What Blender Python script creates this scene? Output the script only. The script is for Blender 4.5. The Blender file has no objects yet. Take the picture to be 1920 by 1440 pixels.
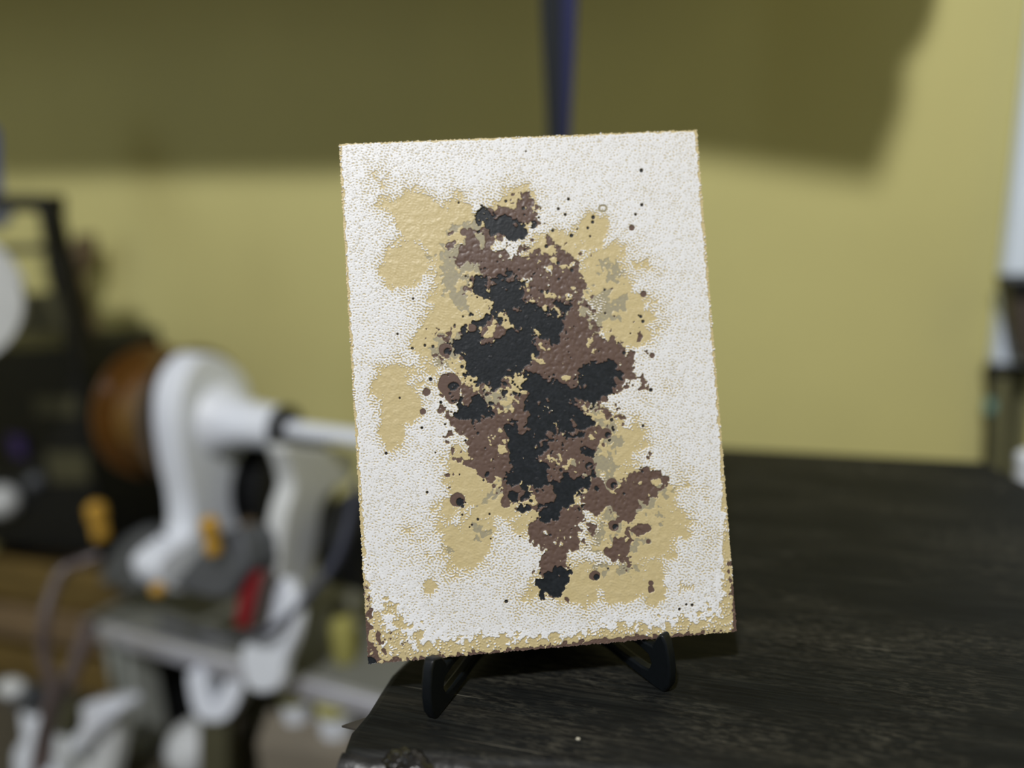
import bpy, bmesh, math, random
import numpy as np
from mathutils import Vector, Matrix

SC = bpy.context.scene
COL = SC.collection
PI = math.pi

# ------------------------------------------------------------------ camera
F = 1442.0                      # focal length in pixels of the 1920 x 1440 frame
YAW, PITCH, ROLL = math.radians(17.3), math.radians(14.5), math.radians(2.5)
TOP = 0.75                      # table top height
CAM = Vector((0, 0, 1.018))
_c, _s = math.cos(PITCH), math.sin(PITCH)
RC = (Matrix.Rotation(YAW, 3, 'Z')
      @ Matrix(((1, 0, 0), (0, -_s, _c), (0, -_c, -_s)))
      @ Matrix.Rotation(ROLL, 3, 'Z'))          # image x right, y down, z forward -> world
cd = bpy.data.cameras.new('camera')
cam = bpy.data.objects.new('camera', cd)
COL.objects.link(cam)
cd.sensor_width = 36.0
cd.lens = F / 1920 * 36.0
cd.clip_start = 0.02
m4 = Matrix((RC.col[0], -RC.col[1], -RC.col[2])).transposed().to_4x4()
m4.translation = CAM
cam.matrix_world = m4
cd.dof.use_dof = True
cd.dof.focus_distance = 0.411
cd.dof.aperture_fstop = 1.3
SC.camera = cam

# ------------------------------------------------------------------ world, lamp, exposure
w = bpy.data.worlds.new('room_air')
SC.world = w
w.use_nodes = True
w.node_tree.nodes['Background'].inputs[0].default_value = (0.93, 0.96, 1.0, 1)
w.node_tree.nodes['Background'].inputs[1].default_value = 0.115
LAMP = Vector((-0.08, -0.74, 2.40))
ld = bpy.data.lights.new('ceiling_bulb', 'POINT')
ld.energy = 141
ld.color = (1.0, 0.99, 0.985)
ld.shadow_soft_size = 0.06
lo = bpy.data.objects.new('ceiling_bulb', ld)
COL.objects.link(lo)
lo.location = LAMP
wl = bpy.data.lights.new('cool_fill', 'AREA')          # cool fill light added at the left, no real source there
wl.energy = 8
wl.color = (0.82, 0.91, 1.0)
wl.shape = 'RECTANGLE'
wl.size, wl.size_y = 0.9, 1.1
wo = bpy.data.objects.new('cool_fill', wl)
COL.objects.link(wo)
wo.location = (-2.0, -0.75, 1.45)
wo.rotation_euler = Vector((1.0, 0.75, -0.25)).to_track_quat('-Z', 'Y').to_euler()
SC.view_settings.view_transform = 'Standard'
SC.view_settings.look = 'None'
SC.view_settings.gamma = 1.0
SC.view_settings.exposure = 0.0
SC.view_settings.use_curve_mapping = False

# ------------------------------------------------------------------ geometry helpers
def ray(u, v):
    return RC @ Vector(((u - 960) / F, (v - 720) / F, 1.0))
def at(u, v, d):                # the point seen at (u, v), d metres deep
    return CAM + ray(u, v) * d
def on_z(u, v, z):
    r = ray(u, v)
    return CAM + r * ((z - CAM.z) / r.z)
def on_y(u, v, y):
    r = ray(u, v)
    return CAM + r * ((y - CAM.y) / r.y)
def on_plane(u, v, q, n):
    r = ray(u, v)
    return CAM + r * ((q - CAM).dot(n) / r.dot(n))

def srgb(r, g, b):
    f = lambda c: (c / 255 / 12.92) if c / 255 <= 0.04045 else ((c / 255 + 0.055) / 1.055) ** 2.4
    return (f(r), f(g), f(b), 1)

def mat(name, col, rough=0.5, metal=0.0, var=0.12, scale=40, bump=0.0, spec=0.5, trans=0.0, coat=0.0):
    m = bpy.data.materials.new(name)
    m.use_nodes = True
    nt = m.node_tree
    b = nt.nodes['Principled BSDF']
    b.inputs['Roughness'].default_value = rough
    b.inputs['Metallic'].default_value = metal
    b.inputs['Specular IOR Level'].default_value = spec
    b.inputs['Transmission Weight'].default_value = trans
    b.inputs['Coat Weight'].default_value = coat
    tc = nt.nodes.new('ShaderNodeTexCoord')
    no = nt.nodes.new('ShaderNodeTexNoise')
    no.inputs['Scale'].default_value = scale
    no.inputs['Detail'].default_value = 4
    nt.links.new(tc.outputs['Object'], no.inputs['Vector'])
    cr = nt.nodes.new('ShaderNodeValToRGB')
    cr.color_ramp.elements[0].position = 0.3
    cr.color_ramp.elements[1].position = 0.7
    cr.color_ramp.elements[0].color = tuple(c * (1 - var) for c in col[:3]) + (1,)
    cr.color_ramp.elements[1].color = tuple(min(1, c * (1 + var)) for c in col[:3]) + (1,)
    nt.links.new(no.outputs['Fac'], cr.inputs['Fac'])
    nt.links.new(cr.outputs['Color'], b.inputs['Base Color'])
    if bump:
        bp = nt.nodes.new('ShaderNodeBump')
        bp.inputs['Strength'].default_value = bump
        bp.inputs['Distance'].default_value = 0.002
        nt.links.new(no.outputs['Fac'], bp.inputs['Height'])
        nt.links.new(bp.outputs['Normal'], b.inputs['Normal'])
    return m

def root_loc(p):
    while p.parent:
        p = p.parent
    return Vector(p.location)
def tag(o, label=None, cat=None, group=None, kind=None):
    if label: o['label'] = label
    if cat: o['category'] = cat
    if group: o['group'] = group
    if kind: o['kind'] = kind
    return o
def thing(name, label, cat, loc, group=None):
    o = bpy.data.objects.new(name, None)
    o.empty_display_size = 0.02
    COL.objects.link(o)
    o.location = loc
    return tag(o, label, cat, group)
def obj(name, bm, m, parent=None, bevel=0.0, smooth=True, seg=2, origin=None):
    """link the bmesh (world coordinates) as one mesh object"""
    bmesh.ops.recalc_face_normals(bm, faces=bm.faces)
    if parent is not None:
        off = root_loc(parent)
    else:
        if origin is None:
            zs = [v.co for v in bm.verts]
            origin = Vector((sum(c.x for c in zs) / len(zs), sum(c.y for c in zs) / len(zs), min(c.z for c in zs)))
        off = Vector(origin)
    bmesh.ops.translate(bm, verts=bm.verts, vec=-off)
    me = bpy.data.meshes.new(name)
    bm.to_mesh(me)
    bm.free()
    o = bpy.data.objects.new(name, me)
    COL.objects.link(o)
    me.materials.append(m)
    if parent is not None:
        o.parent = parent
    else:
        o.location = off
    if smooth:
        for p in me.polygons:
            p.use_smooth = True
        me.set_sharp_from_angle(angle=math.radians(38))
    if bevel:
        md = o.modifiers.new('bevel', 'BEVEL')
        md.width = bevel
        md.segments = seg
        md.limit_method = 'ANGLE'
        md.angle_limit = math.radians(35)
    return o
def struct(name, bm, m, **k):
    return tag(obj(name, bm, m, **k), kind='structure')

def B():
    return bmesh.new()
def box(bm, c, size, ax=None):
    """box centred at c; ax = three unit axes"""
    c = Vector(c)
    ax = ax or (Vector((1, 0, 0)), Vector((0, 1, 0)), Vector((0, 0, 1)))
    vs = []
    for i in (-1, 1):
        for j in (-1, 1):
            for k in (-1, 1):
                vs.append(bm.verts.new(c + ax[0] * (i * size[0] / 2) + ax[1] * (j * size[1] / 2) + ax[2] * (k * size[2] / 2)))
    for f in ((0, 1, 3, 2), (4, 6, 7, 5), (0, 4, 5, 1), (2, 3, 7, 6), (0, 2, 6, 4), (1, 5, 7, 3)):
        bm.faces.new([vs[i] for i in f])
    return bm
def prism(bm, pts, d):
    """extrude the polygon pts (world points) along vector d"""
    d = Vector(d)
    a = [bm.verts.new(Vector(p)) for p in pts]
    b = [bm.verts.new(Vector(p) + d) for p in pts]
    bm.faces.new(a)
    bm.faces.new(b[::-1])
    n = len(a)
    for i in range(n):
        bm.faces.new((a[i], b[i], b[(i + 1) % n], a[(i + 1) % n]))
    return bm
def frame_of(d):
    d = Vector(d).normalized()
    u = d.cross(Vector((0, 0, 1)))
    if u.length < 1e-3:
        u = Vector((1, 0, 0))
    u.normalize()
    return d, u, d.cross(u).normalized()
def lathe(bm, base, axis, prof, n=40):
    """surface of revolution: prof = [(distance along axis, radius)]"""
    d, u, v = frame_of(axis)
    base = Vector(base)
    rings = []
    for t, r in prof:
        if r < 1e-6:
            rings.append([bm.verts.new(base + d * t)])
        else:
            rings.append([bm.verts.new(base + d * t + (u * math.cos(2 * PI * i / n) + v * math.sin(2 * PI * i / n)) * r) for i in range(n)])
    for a, b in zip(rings, rings[1:]):
        for i in range(n):
            j = (i + 1) % n
            if len(a) == 1 and len(b) == 1: continue
            if len(a) == 1: bm.faces.new((a[0], b[i], b[j]))
            elif len(b) == 1: bm.faces.new((a[i], a[j], b[0]))
            else: bm.faces.new((a[i], a[j], b[j], b[i]))
    for rg in (rings[0], rings[-1]):
        if len(rg) > 1:
            bm.faces.new(rg)
    return bm
def smooth_path(pts, k=8):
    pts = [Vector(p) for p in pts]
    out = []
    for i in range(len(pts) - 1):
        p0, p1, p2, p3 = pts[max(i - 1, 0)], pts[i], pts[i + 1], pts[min(i + 2, len(pts) - 1)]
        for j in range(k):
            t = j / k
            out.append(0.5 * ((2 * p1) + (p2 - p0) * t + (2 * p0 - 5 * p1 + 4 * p2 - p3) * t * t + (3 * p1 - p0 - 3 * p2 + p3) * t ** 3))
    out.append(pts[-1])
    return out
def tube(bm, pts, r, n=12, r2=None):
    pts = [Vector(p) for p in pts]
    rings = []
    up = None
    for i, p in enumerate(pts):
        d = (pts[min(i + 1, len(pts) - 1)] - pts[max(i - 1, 0)]).normalized()
        if up is None:
            _, u, v = frame_of(d)
        else:
            u = (up - d * up.dot(d)).normalized()
            v = d.cross(u)
        up = u
        rr = r if r2 is None else r + (r2 - r) * i / (len(pts) - 1)
        rings.append([bm.verts.new(p + (u * math.cos(2 * PI * k / n) + v * math.sin(2 * PI * k / n)) * rr) for k in range(n)])
    for a, b in zip(rings, rings[1:]):
        for i in range(n):
            j = (i + 1) % n
            bm.faces.new((a[i], a[j], b[j], b[i]))
    bm.faces.new(rings[0][::-1])
    bm.faces.new(rings[-1])
    return bm
def ball(bm, c, r, squash=(1, 1, 1)):
    mm = Matrix.Translation(Vector(c)) @ Matrix.Diagonal((r * squash[0], r * squash[1], r * squash[2], 1))
    bmesh.ops.create_uvsphere(bm, u_segments=28, v_segments=16, radius=1.0, matrix=mm)
    return bm
def arc2(pts, k=5):
    """round a closed 3-D polygon by Catmull-Rom"""
    n = len(pts)
    pts = [Vector(p) for p in pts]
    out = []
    for i in range(n):
        p0, p1, p2, p3 = pts[i - 1], pts[i], pts[(i + 1) % n], pts[(i + 2) % n]
        for j in range(k):
            t = j / k
            out.append(0.5 * ((2 * p1) + (p2 - p0) * t + (2 * p0 - 5 * p1 + 4 * p2 - p3) * t * t + (3 * p1 - p0 - 3 * p2 + p3) * t ** 3))
    return out

# ------------------------------------------------------------------ materials
M = {}
M['wall'] = mat('yellow_wall_paint', (0.56, 0.52, 0.225), 0.75, var=0.035, scale=5, bump=0.05, spec=0.2)
M['floor'] = mat('floor_boards', (0.12, 0.10, 0.08), 0.6, var=0.2, scale=6)
M['shadow_caster'] = mat('shadow_caster_boards', (0.25, 0.2, 0.13), 0.7)
M['black'] = mat('black_plastic', (0.006, 0.0065, 0.007), 0.5, var=0.1, spec=0.25)
M['stand'] = mat('satin_black_plastic', (0.0035, 0.005, 0.0065), 0.42, var=0.15, scale=200, spec=0.3)
M['black_metal'] = mat('black_metal', (0.006, 0.006, 0.006), 0.5, var=0.1, spec=0.25)
M['white'] = mat('white_printed_plastic', (0.70, 0.74, 0.82), 0.42, var=0.03, scale=30)
M['whitegrey'] = mat('off_white_plastic', (0.55, 0.57, 0.58), 0.5, var=0.04)
M['board'] = mat('white_board_enamel', (0.74, 0.83, 0.97), 0.35, var=0.02)
M['copper'] = mat('copper_brown_plastic', (0.105, 0.045, 0.009), 0.2, var=0.15, scale=25, coat=0.4)
M['copper_dark'] = mat('brown_spool_flange', (0.055, 0.034, 0.012), 0.3, var=0.1, coat=0.2)
M['bench'] = mat('grey_bench_laminate', (0.16, 0.165, 0.15), 0.5, var=0.1, scale=12)
M['alu'] = mat('brushed_aluminium', (0.62, 0.63, 0.70), 0.38, metal=0.55, var=0.06, scale=60)
M['post'] = mat('pale_grey_painted_steel', (0.36, 0.38, 0.36), 0.5, var=0.05)
M['grey'] = mat('dark_grey_cast_metal', (0.068, 0.074, 0.085), 0.5, var=0.15)
M['amber'] = mat('amber_brass', (0.46, 0.26, 0.035), 0.35, var=0.08)
M['red'] = mat('red_plastic', (0.17, 0.004, 0.007), 0.45, var=0.08)
M['maroon'] = mat('dull_maroon', (0.055, 0.042, 0.036), 0.6)
M['olive'] = mat('olive_yellow_plastic', (0.36, 0.34, 0.10), 0.5)
M['olive_dark'] = mat('dark_olive', (0.055, 0.052, 0.025), 0.55)
M['navy'] = mat('navy_webbing', (0.012, 0.016, 0.075), 0.8, var=0.2, scale=300, bump=0.2)
M['black_web'] = mat('black_webbing', (0.006, 0.009, 0.013), 0.85, var=0.2, scale=300, bump=0.2)
M['blue'] = mat('blue_cloth', (0.010, 0.03, 0.14), 0.8)
M['cable'] = mat('dark_blue_cable', (0.05, 0.055, 0.085), 0.4)
M['pinkcable'] = mat('dusty_brown_cable', (0.09, 0.068, 0.066), 0.35)
M['slat'] = mat('golden_wood', (0.13, 0.085, 0.022), 0.55, var=0.3, scale=14)
M['tanwood'] = mat('tan_wood', (0.17, 0.115, 0.06), 0.6, var=0.2, scale=14)
M['brown'] = mat('brown_wood', (0.11, 0.075, 0.04), 0.6, var=0.15, scale=14)
M['shelf'] = mat('dark_shelf_board', (0.075, 0.066, 0.048), 0.6, var=0.2, scale=7)
M['steel'] = mat('worn_steel', (0.10, 0.092, 0.08), 0.4, metal=0.5, var=0.2, scale=80)
M['olive_mid'] = mat('olive_handle_rubber', (0.17, 0.165, 0.085), 0.55)
M['cardboard'] = mat('grey_brown_cardboard', (0.20, 0.175, 0.135), 0.8, var=0.12, scale=9)
M['teal'] = mat('teal_plastic', (0.10, 0.25, 0.25), 0.4)
M['purple'] = mat('purple_glint', (0.05, 0.02, 0.22), 0.35)

def wood_black():
    m = bpy.data.materials.new('black_stained_wood')
    m.use_nodes = True
    nt = m.node_tree
    N, L = nt.nodes.new, nt.links.new
    b = nt.nodes['Principled BSDF']
    tc = N('ShaderNodeTexCoord')
    def noise(scale, vec, detail=6, rough=0.6):
        n = N('ShaderNodeTexNoise')
        n.inputs['Scale'].default_value = scale
        n.inputs['Detail'].default_value = detail
        n.inputs['Roughness'].default_value = rough
        L(vec, n.inputs['Vector'])
        return n.outputs['Fac']
    def mapping(sc, rot=0.0):
        mp = N('ShaderNodeMapping')
        mp.inputs['Scale'].default_value = sc
        mp.inputs['Rotation'].default_value = (0, 0, rot)
        L(tc.outputs['Object'], mp.inputs['Vector'])
        return mp.outputs['Vector']
    def ramp(fac, stops):
        r = N('ShaderNodeValToRGB')
        while len(r.color_ramp.elements) < len(stops):
            r.color_ramp.elements.new(0.5)
        for e, (p, c) in zip(r.color_ramp.elements, stops):
            e.position = p
            e.color = c
        L(fac, r.inputs['Fac'])
        return r.outputs['Color']
    def mix(a, bb, fac, mode='MIX'):
        x = N('ShaderNodeMix')
        x.data_type = 'RGBA'
        x.blend_type = mode
        for sock, val in ((x.inputs[6], a), (x.inputs[7], bb)):
            if isinstance(val, tuple): sock.default_value = val
            else: L(val, sock)
        if isinstance(fac, float): x.inputs[0].default_value = fac
        else: L(fac, x.inputs[0])
        return x.outputs[2]
    long_ = mapping((5, 60, 30), 0.05)
    fine = mapping((22, 520, 60), 0.04)
    mott = mapping((110, 420, 120), 0.04)
    g1 = noise(1.0, long_, 6, 0.65)
    g2 = noise(1.0, fine, 4)
    g3 = noise(1.0, mott, 5, 0.7)
    patch = noise(1.0, mapping((9, 22, 9), 0.05), 4)
    base = ramp(g1, ((0.30, (0.0022, 0.0027, 0.0030, 1)), (0.50, (0.0052, 0.0060, 0.0060, 1)), (0.68, (0.0125, 0.0122, 0.0102, 1))))
    fib = ramp(g2, ((0.40, (0.35, 0.35, 0.35, 1)), (0.66, (2.3, 2.25, 2.1, 1))))
    base = mix(base, fib, 0.75, 'MULTIPLY')
    worn = ramp(patch, ((0.46, (0, 0, 0, 1)), (0.68, (1, 1, 1, 1))))
    spk = ramp(g3, ((0.47, (0, 0, 0, 1)), (0.62, (1, 1, 1, 1))))
    base2 = mix(base, (0.052, 0.049, 0.038, 1), mix((0, 0, 0, 1), spk, worn))
    scr = ramp(noise(1.0, mapping((6, 640, 60), 0.09), 2), ((0.67, (0, 0, 0, 1)), (0.72, (1, 1, 1, 1))))
    scr_area = ramp(noise(1.0, mapping((10, 46, 10), 0.05), 2), ((0.50, (0, 0, 0, 1)), (0.60, (1, 1, 1, 1))))
    col = mix(base2, (0.115, 0.108, 0.088, 1), mix((0, 0, 0, 1), scr, scr_area))
    vo = N('ShaderNodeTexVoronoi')
    vo.inputs['Scale'].default_value = 60
    L(tc.outputs['Object'], vo.inputs['Vector'])
    dust = ramp(vo.outputs['Distance'], ((0.055, (1, 1, 1, 1)), (0.075, (0, 0, 0, 1))))
    pick = ramp(vo.outputs['Color'], ((0.80, (0, 0, 0, 1)), (0.81, (1, 1, 1, 1))))
    col = mix(col, (0.42, 0.40, 0.33, 1), mix((0, 0, 0, 1), dust, pick))
    L(col, b.inputs['Base Color'])
    b.inputs['Roughness'].default_value = 0.6
    b.inputs['Specular IOR Level'].default_value = 0.22
    bp = N('ShaderNodeBump')
    bp.inputs['Strength'].default_value = 0.35
    bp.inputs['Distance'].default_value = 0.0012
    L(mix(g1, g2, 0.6), bp.inputs['Height'])
    L(bp.outputs['Normal'], b.inputs['Normal'])
    return m
M['table'] = wood_black()
M['char'] = mat('glossy_black_burnt_wood', (0.010, 0.009, 0.008), 0.28, var=0.5, scale=120, bump=0.9, spec=0.6)
M['bark'] = mat('worn_black_edge', (0.014, 0.0135, 0.013), 0.40, var=0.7, scale=140, bump=0.5, spec=0.45)

def print_mat():
    m = bpy.data.materials.new('layered_print_plastic')
    m.use_nodes = True
    nt = m.node_tree
    b = nt.nodes['Principled BSDF']
    a = nt.nodes.new('ShaderNodeAttribute')
    a.attribute_name = 'layer'
    r = nt.nodes.new('ShaderNodeValToRGB')
    stops = ((0.0, (0.008, 0.0105, 0.0135)), (0.17, (0.017, 0.0205, 0.026)), (0.20, (0.105, 0.066, 0.053)), (0.38, (0.125, 0.083, 0.069)),
             (0.41, (0.30, 0.27, 0.20)), (0.50, (0.34, 0.305, 0.205)), (0.53, (0.50, 0.41, 0.215)), (0.74, (0.55, 0.46, 0.26)),
             (0.80, (0.52, 0.50, 0.455)), (0.90, (0.715, 0.72, 0.745)), (1.0, (0.775, 0.79, 0.835)))
    while len(r.color_ramp.elements) < len(stops):
        r.color_ramp.elements.new(0.5)
    for e, (p, c) in zip(r.color_ramp.elements, stops):
        e.position = p
        e.color = c + (1,)
    nt.links.new(a.outputs['Fac'], r.inputs['Fac'])
    nt.links.new(r.outputs['Color'], b.inputs['Base Color'])
    b.inputs['Roughness'].default_value = 0.42
    b.inputs['Specular IOR Level'].default_value = 0.32
    return m
M['print'] = print_mat()

# ------------------------------------------------------------------ the setting
WY = 1.05                                                   # back wall
WX = 1.30                                                   # right wall
WL = -2.1
struct('floor', box(B(), ((WL + WX) / 2, -0.4, -0.02), (WX - WL + 0.2, 3.0, 0.04)), M['floor'], smooth=False)
struct('wall_back', box(B(), ((WL + WX) / 2, WY + 0.04, 1.25), (WX - WL + 0.16, 0.08, 2.5)), M['wall'], smooth=False)
struct('wall_right', box(B(), (WX + 0.04, (WY - 0.7) / 2, 1.25), (0.08, WY + 0.7, 2.5)), M['wall'], smooth=False)
struct('wall_left', box(B(), (WL - 0.04, (WY - 0.7) / 2, 1.25), (0.08, WY + 0.7, 2.5)), M['wall'], smooth=False)
# unseen boards added above the frame, outlined to cast the upper wall shadow
ZS = 1.38
def on_caster(u, v):
    p = on_y(u, v, WY)
    t = (ZS - LAMP.z) / (p.z - LAMP.z)
    return LAMP + (p - LAMP) * t
edge = [(-700, 338), (0, 334), (620, 330), (960, 302), (1300, 297), (1480, 322), (1645, 345), (1672, 270), (1696, 200), (1688, 165),
        (1690, 130), (1715, 104), (1738, 70), (1752, 30), (1762, -20), (1775, -60)]
pts = [on_caster(*e) for e in edge]
pts = [Vector((WL, pts[0].y, ZS))] + pts[1:] + [Vector((pts[-1].x, WY, ZS)), Vector((WL, WY, ZS))]
struct('shadow_board_1', prism(B(), pts, (0, 0, 0.03)), M['shadow_caster'], smooth=False)

# ------------------------------------------------------------------ black wooden table
XL, XR, YB = -0.187, 0.222, 0.773
tb = thing('wooden_table', 'black stained wooden table with a worn grained top under the white art panel', 'table', ((XL + XR) / 2, 0.52, 0))
random.seed(5)
front = []
for k in range(0, 29):
    u = 640 + k * 60
    v = 1412 + (u - 640) * 0.062 + 3 * math.sin(k * 1.7)
    p = on_z(u, v, TOP)
    if p.x > XR + 0.13: break
    front.append(Vector((max(p.x, XL), p.y, TOP)))
front.append(Vector((XR + 0.155, front[-1].y + 0.002, TOP)))
left = []
for k in range(1, 30):
    t = k / 30
    left.append(Vector((XL + 0.0012 * math.sin(k * 2.1) + 0.0008 * math.sin(k * 5.3), YB + (front[0].y - YB) * t, TOP)))
outl = front + [Vector((XR + 0.030, 0.69, TOP)), Vector((XR + 0.013, 0.73, TOP)), Vector((XR - 0.004, YB, TOP)), Vector((XL, YB, TOP))] + left
TH = 0.042
obj('tabletop', prism(B(), outl, (0, 0, -TH)), M['table'], tb, bevel=0.005, seg=3)
# worn rounded nosing along the front edge
nose = B()
fp = smooth_path([Vector((p.x, p.y, TOP - 0.0125)) for p in front], 5)
rings = []
for i, p in enumerate(fp):
    ring = []
    for k in range(13):
        a = PI * k / 12 - PI / 2
        rr = 0.0115 + 0.0004 * math.sin(i * 0.9 + k * .5 + 2 * math.sin(i * .23)) + 0.0008 * math.sin(i * 0.31 + k * .2)
        ring.append(nose.verts.new(p + Vector((0, -max(0, math.cos(a)) * rr * 0.8 + 0.001, math.sin(a) * rr))))
    rings.append(ring)
for a, b_ in zip(rings, rings[1:]):
    for k in range(12):
        nose.faces.new((a[k], b_[k], b_[k + 1], a[k + 1]))
nose.faces.new(rings[0]); nose.faces.new(rings[-1][::-1])
for a, b_ in zip(rings, rings[1:]):
    nose.faces.new((a[12], b_[12], b_[0], a[0]))
tag(obj('front_edge', nose, M['bark'], tb), 'glossy worn front edge of the board')
# burnt knot near the front left corner
kn = B()
kc = on_z(762, 1420, TOP)
bmesh.ops.create_icosphere(kn, subdivisions=4, radius=1.0, matrix=Matrix.Translation(kc + Vector((0, 0, -0.004))) @ Matrix.Diagonal((0.0135, 0.0075, 0.0065, 1)))
rng = random.Random(3)
for v_ in kn.verts:
    d = v_.co - kc
    q = d * 420
    v_.co += d.normalized() * (0.0012 * math.sin(q.x * 1.9 + 2 * math.sin(q.y * 1.3)) * math.sin(q.y * 2.3 + q.z) + rng.uniform(-0.0006, 0.0006))
tag(obj('knot', kn, M['char'], tb), 'burnt glossy knot')
for x_ in (XL + 0.035, XR - 0.035):
    for y_ in (0.33, YB - 0.04):
        obj('leg', box(B(), (x_, y_, (TOP - TH) / 2), (0.045, 0.045, TOP - TH)), M['table'], tb, bevel=0.003)

# ------------------------------------------------------------------ steel blade sticking out under the table
z0 = TOP - 0.016
bl = B()
pp = [on_z(641, 1364, z0), on_z(691, 1343, z0)]
pp = [pp[0], Vector((XL - .0016, pp[1].y + .004, z0)), Vector((XL - .0016, pp[0].y - .001, z0))]
prism(bl, pp, (0, 0, 0.0012))
tag(obj('steel_blade', bl, M['steel'], smooth=False), 'thin pointed steel blade poking out of the left edge of the black table', 'blade')

# ------------------------------------------------------------------ relief panel on the stand
PW, PH = 0.20, 0.28
BLc = Vector((-0.1850, 0.3170, TOP + 0.0262))
e1 = Vector((0.186, 0.074, 0.0)).normalized()
e2 = (Vector((-0.034, 0.077, 0.268)))
e2 = (e2 - e1 * e2.dot(e1)).normalized()
e3 = e1.cross(e2).normalized()                              # towards the viewer
def art_panel():
    NX, NY = 900, 1260
    SCL = NX / 720
    rs = np.random.RandomState(11)
    X, Y = np.meshgrid(np.linspace(0, PW, NX), np.linspace(0, PH, NY))      # Y up from the bottom edge
    # pixel position of each point in the photograph, for laying out the colour fields on the panel
    q = np.array([[-0.1850, 0.3170, TOP + 0.0262]]) 
    W = (np.array(BLc)[None, None] + X[..., None] * np.array(e1) + Y[..., None] * np.array(e2)) - np.array(CAM)
    Rm = np.array(RC)
    Q = W @ Rm
    U = 960 + F * Q[..., 0] / Q[..., 2]
    V = 720 + F * Q[..., 1] / Q[..., 2]
    kx = np.fft.fftfreq(NX)[None, :]; ky = np.fft.fftfreq(NY)[:, None]
    def low(lam, seed):
        r = np.random.RandomState(seed).randn(NY, NX)
        k = np.sqrt(kx ** 2 + ky ** 2)
        o = np.real(np.fft.ifft2(np.fft.fft2(r) * np.exp(-(k * lam * SCL) ** 2 * 2)))
        return o / o.std()
    def band(lam, bw, seed, ang=None, an=1.0):
        r = np.random.RandomState(seed).randn(NY, NX)
        k = np.sqrt(kx ** 2 + ky ** 2)
        flt = np.exp(-((k * lam * SCL - 1) / bw) ** 2)
        if ang is not None:
            th = np.arctan2(ky, kx)
            flt = flt * (0.25 + an * np.cos(th - ang) ** 2)
        o = np.real(np.fft.ifft2(np.fft.fft2(r) * flt))
        return o / o.std()
    worm = 0.62 * band(5.2, 0.28, 1, math.radians(62), 1.0) + 0.5 * band(6.5, 0.4, 2)
    worm /= worm.std()
    vein = band(9.0, 0.22, 7, math.radians(62), 0.8)
    vein = np.clip(1 - np.abs(vein) / 0.36, 0, 1) * np.clip(0.45 + 0.8 * low(6, 8) + 0.35 * low(50, 9), 0, 1)
    fbm = low(60, 3) * 0.55 + low(26, 4) * 0.32 + low(11, 5) * 0.22 + low(5, 6) * 0.12
    fbm2 = low(48, 13) * 0.5 + low(20, 14) * 0.36 + low(9, 15) * 0.25 + low(4, 16) * 0.12
    fbm3 = low(40, 23) * 0.5 + low(16, 24) * 0.42 + low(8, 25) * 0.3 + low(4, 26) * 0.14
    spike = low(14, 33) * 0.5 + low(6, 34) * 0.35
    def field(blobs):
        o = np.full_like(U, -9.0)
        for (cx, cy, rx, ry, *a) in blobs:
            t = math.radians(a[0]) if a else 0
            dx, dy = U - cx, V - cy
            x = dx * math.cos(t) + dy * math.sin(t); y = -dx * math.sin(t) + dy * math.cos(t)
            o = np.maximum(o, 1 - np.sqrt((x / rx) ** 2 + (y / ry) ** 2))
        return o
    T = np.full_like(U, 0.93)
    # tan clouds
    tan = field([(835, 420, 120, 62, 20), (960, 395, 62, 60), (760, 495, 48, 50), (875, 520, 80, 130), (840, 630, 80, 75), (755, 745, 48, 75),
                 (990, 660, 170, 190), (1125, 520, 85, 75), (1112, 430, 38, 30), (1175, 600, 70, 70), (1130, 830, 95, 75), (900, 880, 75, 70),
                 (865, 1012, 92, 78, -20), (805, 1100, 18, 18), (1190, 985, 118, 112), (1070, 1100, 100, 52), (1160, 1085, 75, 50),
                 (1000, 860, 140, 160), (1225, 1085, 30, 60), (1040, 470, 70, 60), (940, 930, 80, 50), (740, 810, 30, 40)])
    tm = tan + 0.28 * fbm + 0.10 * worm - 0.16
    T = np.where(tm > 0, 0.66 - 0.03 * np.clip(low(9, 41), -2, 2), T)
    halo = np.clip(1 - np.abs(tm) / 0.5, 0, 1)
    T = np.where((tm <= 0), T - 0.17 * np.clip(worm - 0.55 + 0.9 * halo * (tm > -0.5), 0, 1.2), T)
    T = np.where(T > 0.85, T - 0.16 * vein - 0.02 * np.clip(-worm - 0.4, 0, 1.0), T)
    # thin grey washes over the tan
    wash = field([(875, 500, 60, 85), (1140, 510, 35, 35), (1110, 590, 70, 55), (850, 660, 48, 40), (1185, 930, 100, 85), (1150, 1010, 75, 65),
                  (920, 760, 80, 110), (1040, 800, 130, 180), (900, 1000, 22, 18), (845, 1025, 18, 16), (1110, 880, 50, 70)])
    wm = wash + 0.42 * fbm2 + 0.12 * spike - 0.30
    T = np.where((wm > 0) & (tm > 0) & (spike + 0.8 * fbm2 + 2.2 * wm > 0.15), 0.475 + 0.02 * np.clip(low(5, 43), -2, 2), T)
    # brown splashes: a generic spatter of overlapping blots
    brown = field([(930, 515, 55, 42, 30), (880, 470, 28, 45), (1000, 560, 90, 60, -35), (1075, 655, 115, 75, 40), (960, 660, 100, 70), (915, 800, 70, 105, 15),
                   (1040, 730, 100, 110), (1090, 830, 45, 95, -12), (1185, 925, 62, 38, -35), (1050, 985, 62, 75, 20), (960, 880, 55, 65), (990, 800, 110, 110),
                   (1040, 1060, 34, 60), (1160, 1030, 24, 26), (945, 420, 60, 34, -25), (1130, 660, 45, 55), (1050, 540, 55, 60, -32), (985, 500, 60, 40), (1030, 900, 70, 90), (1205, 990, 17, 13), (1120, 940, 28, 30)])
    bm_ = brown + 0.46 * fbm3 + 0.12 * spike - 0.20
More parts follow.
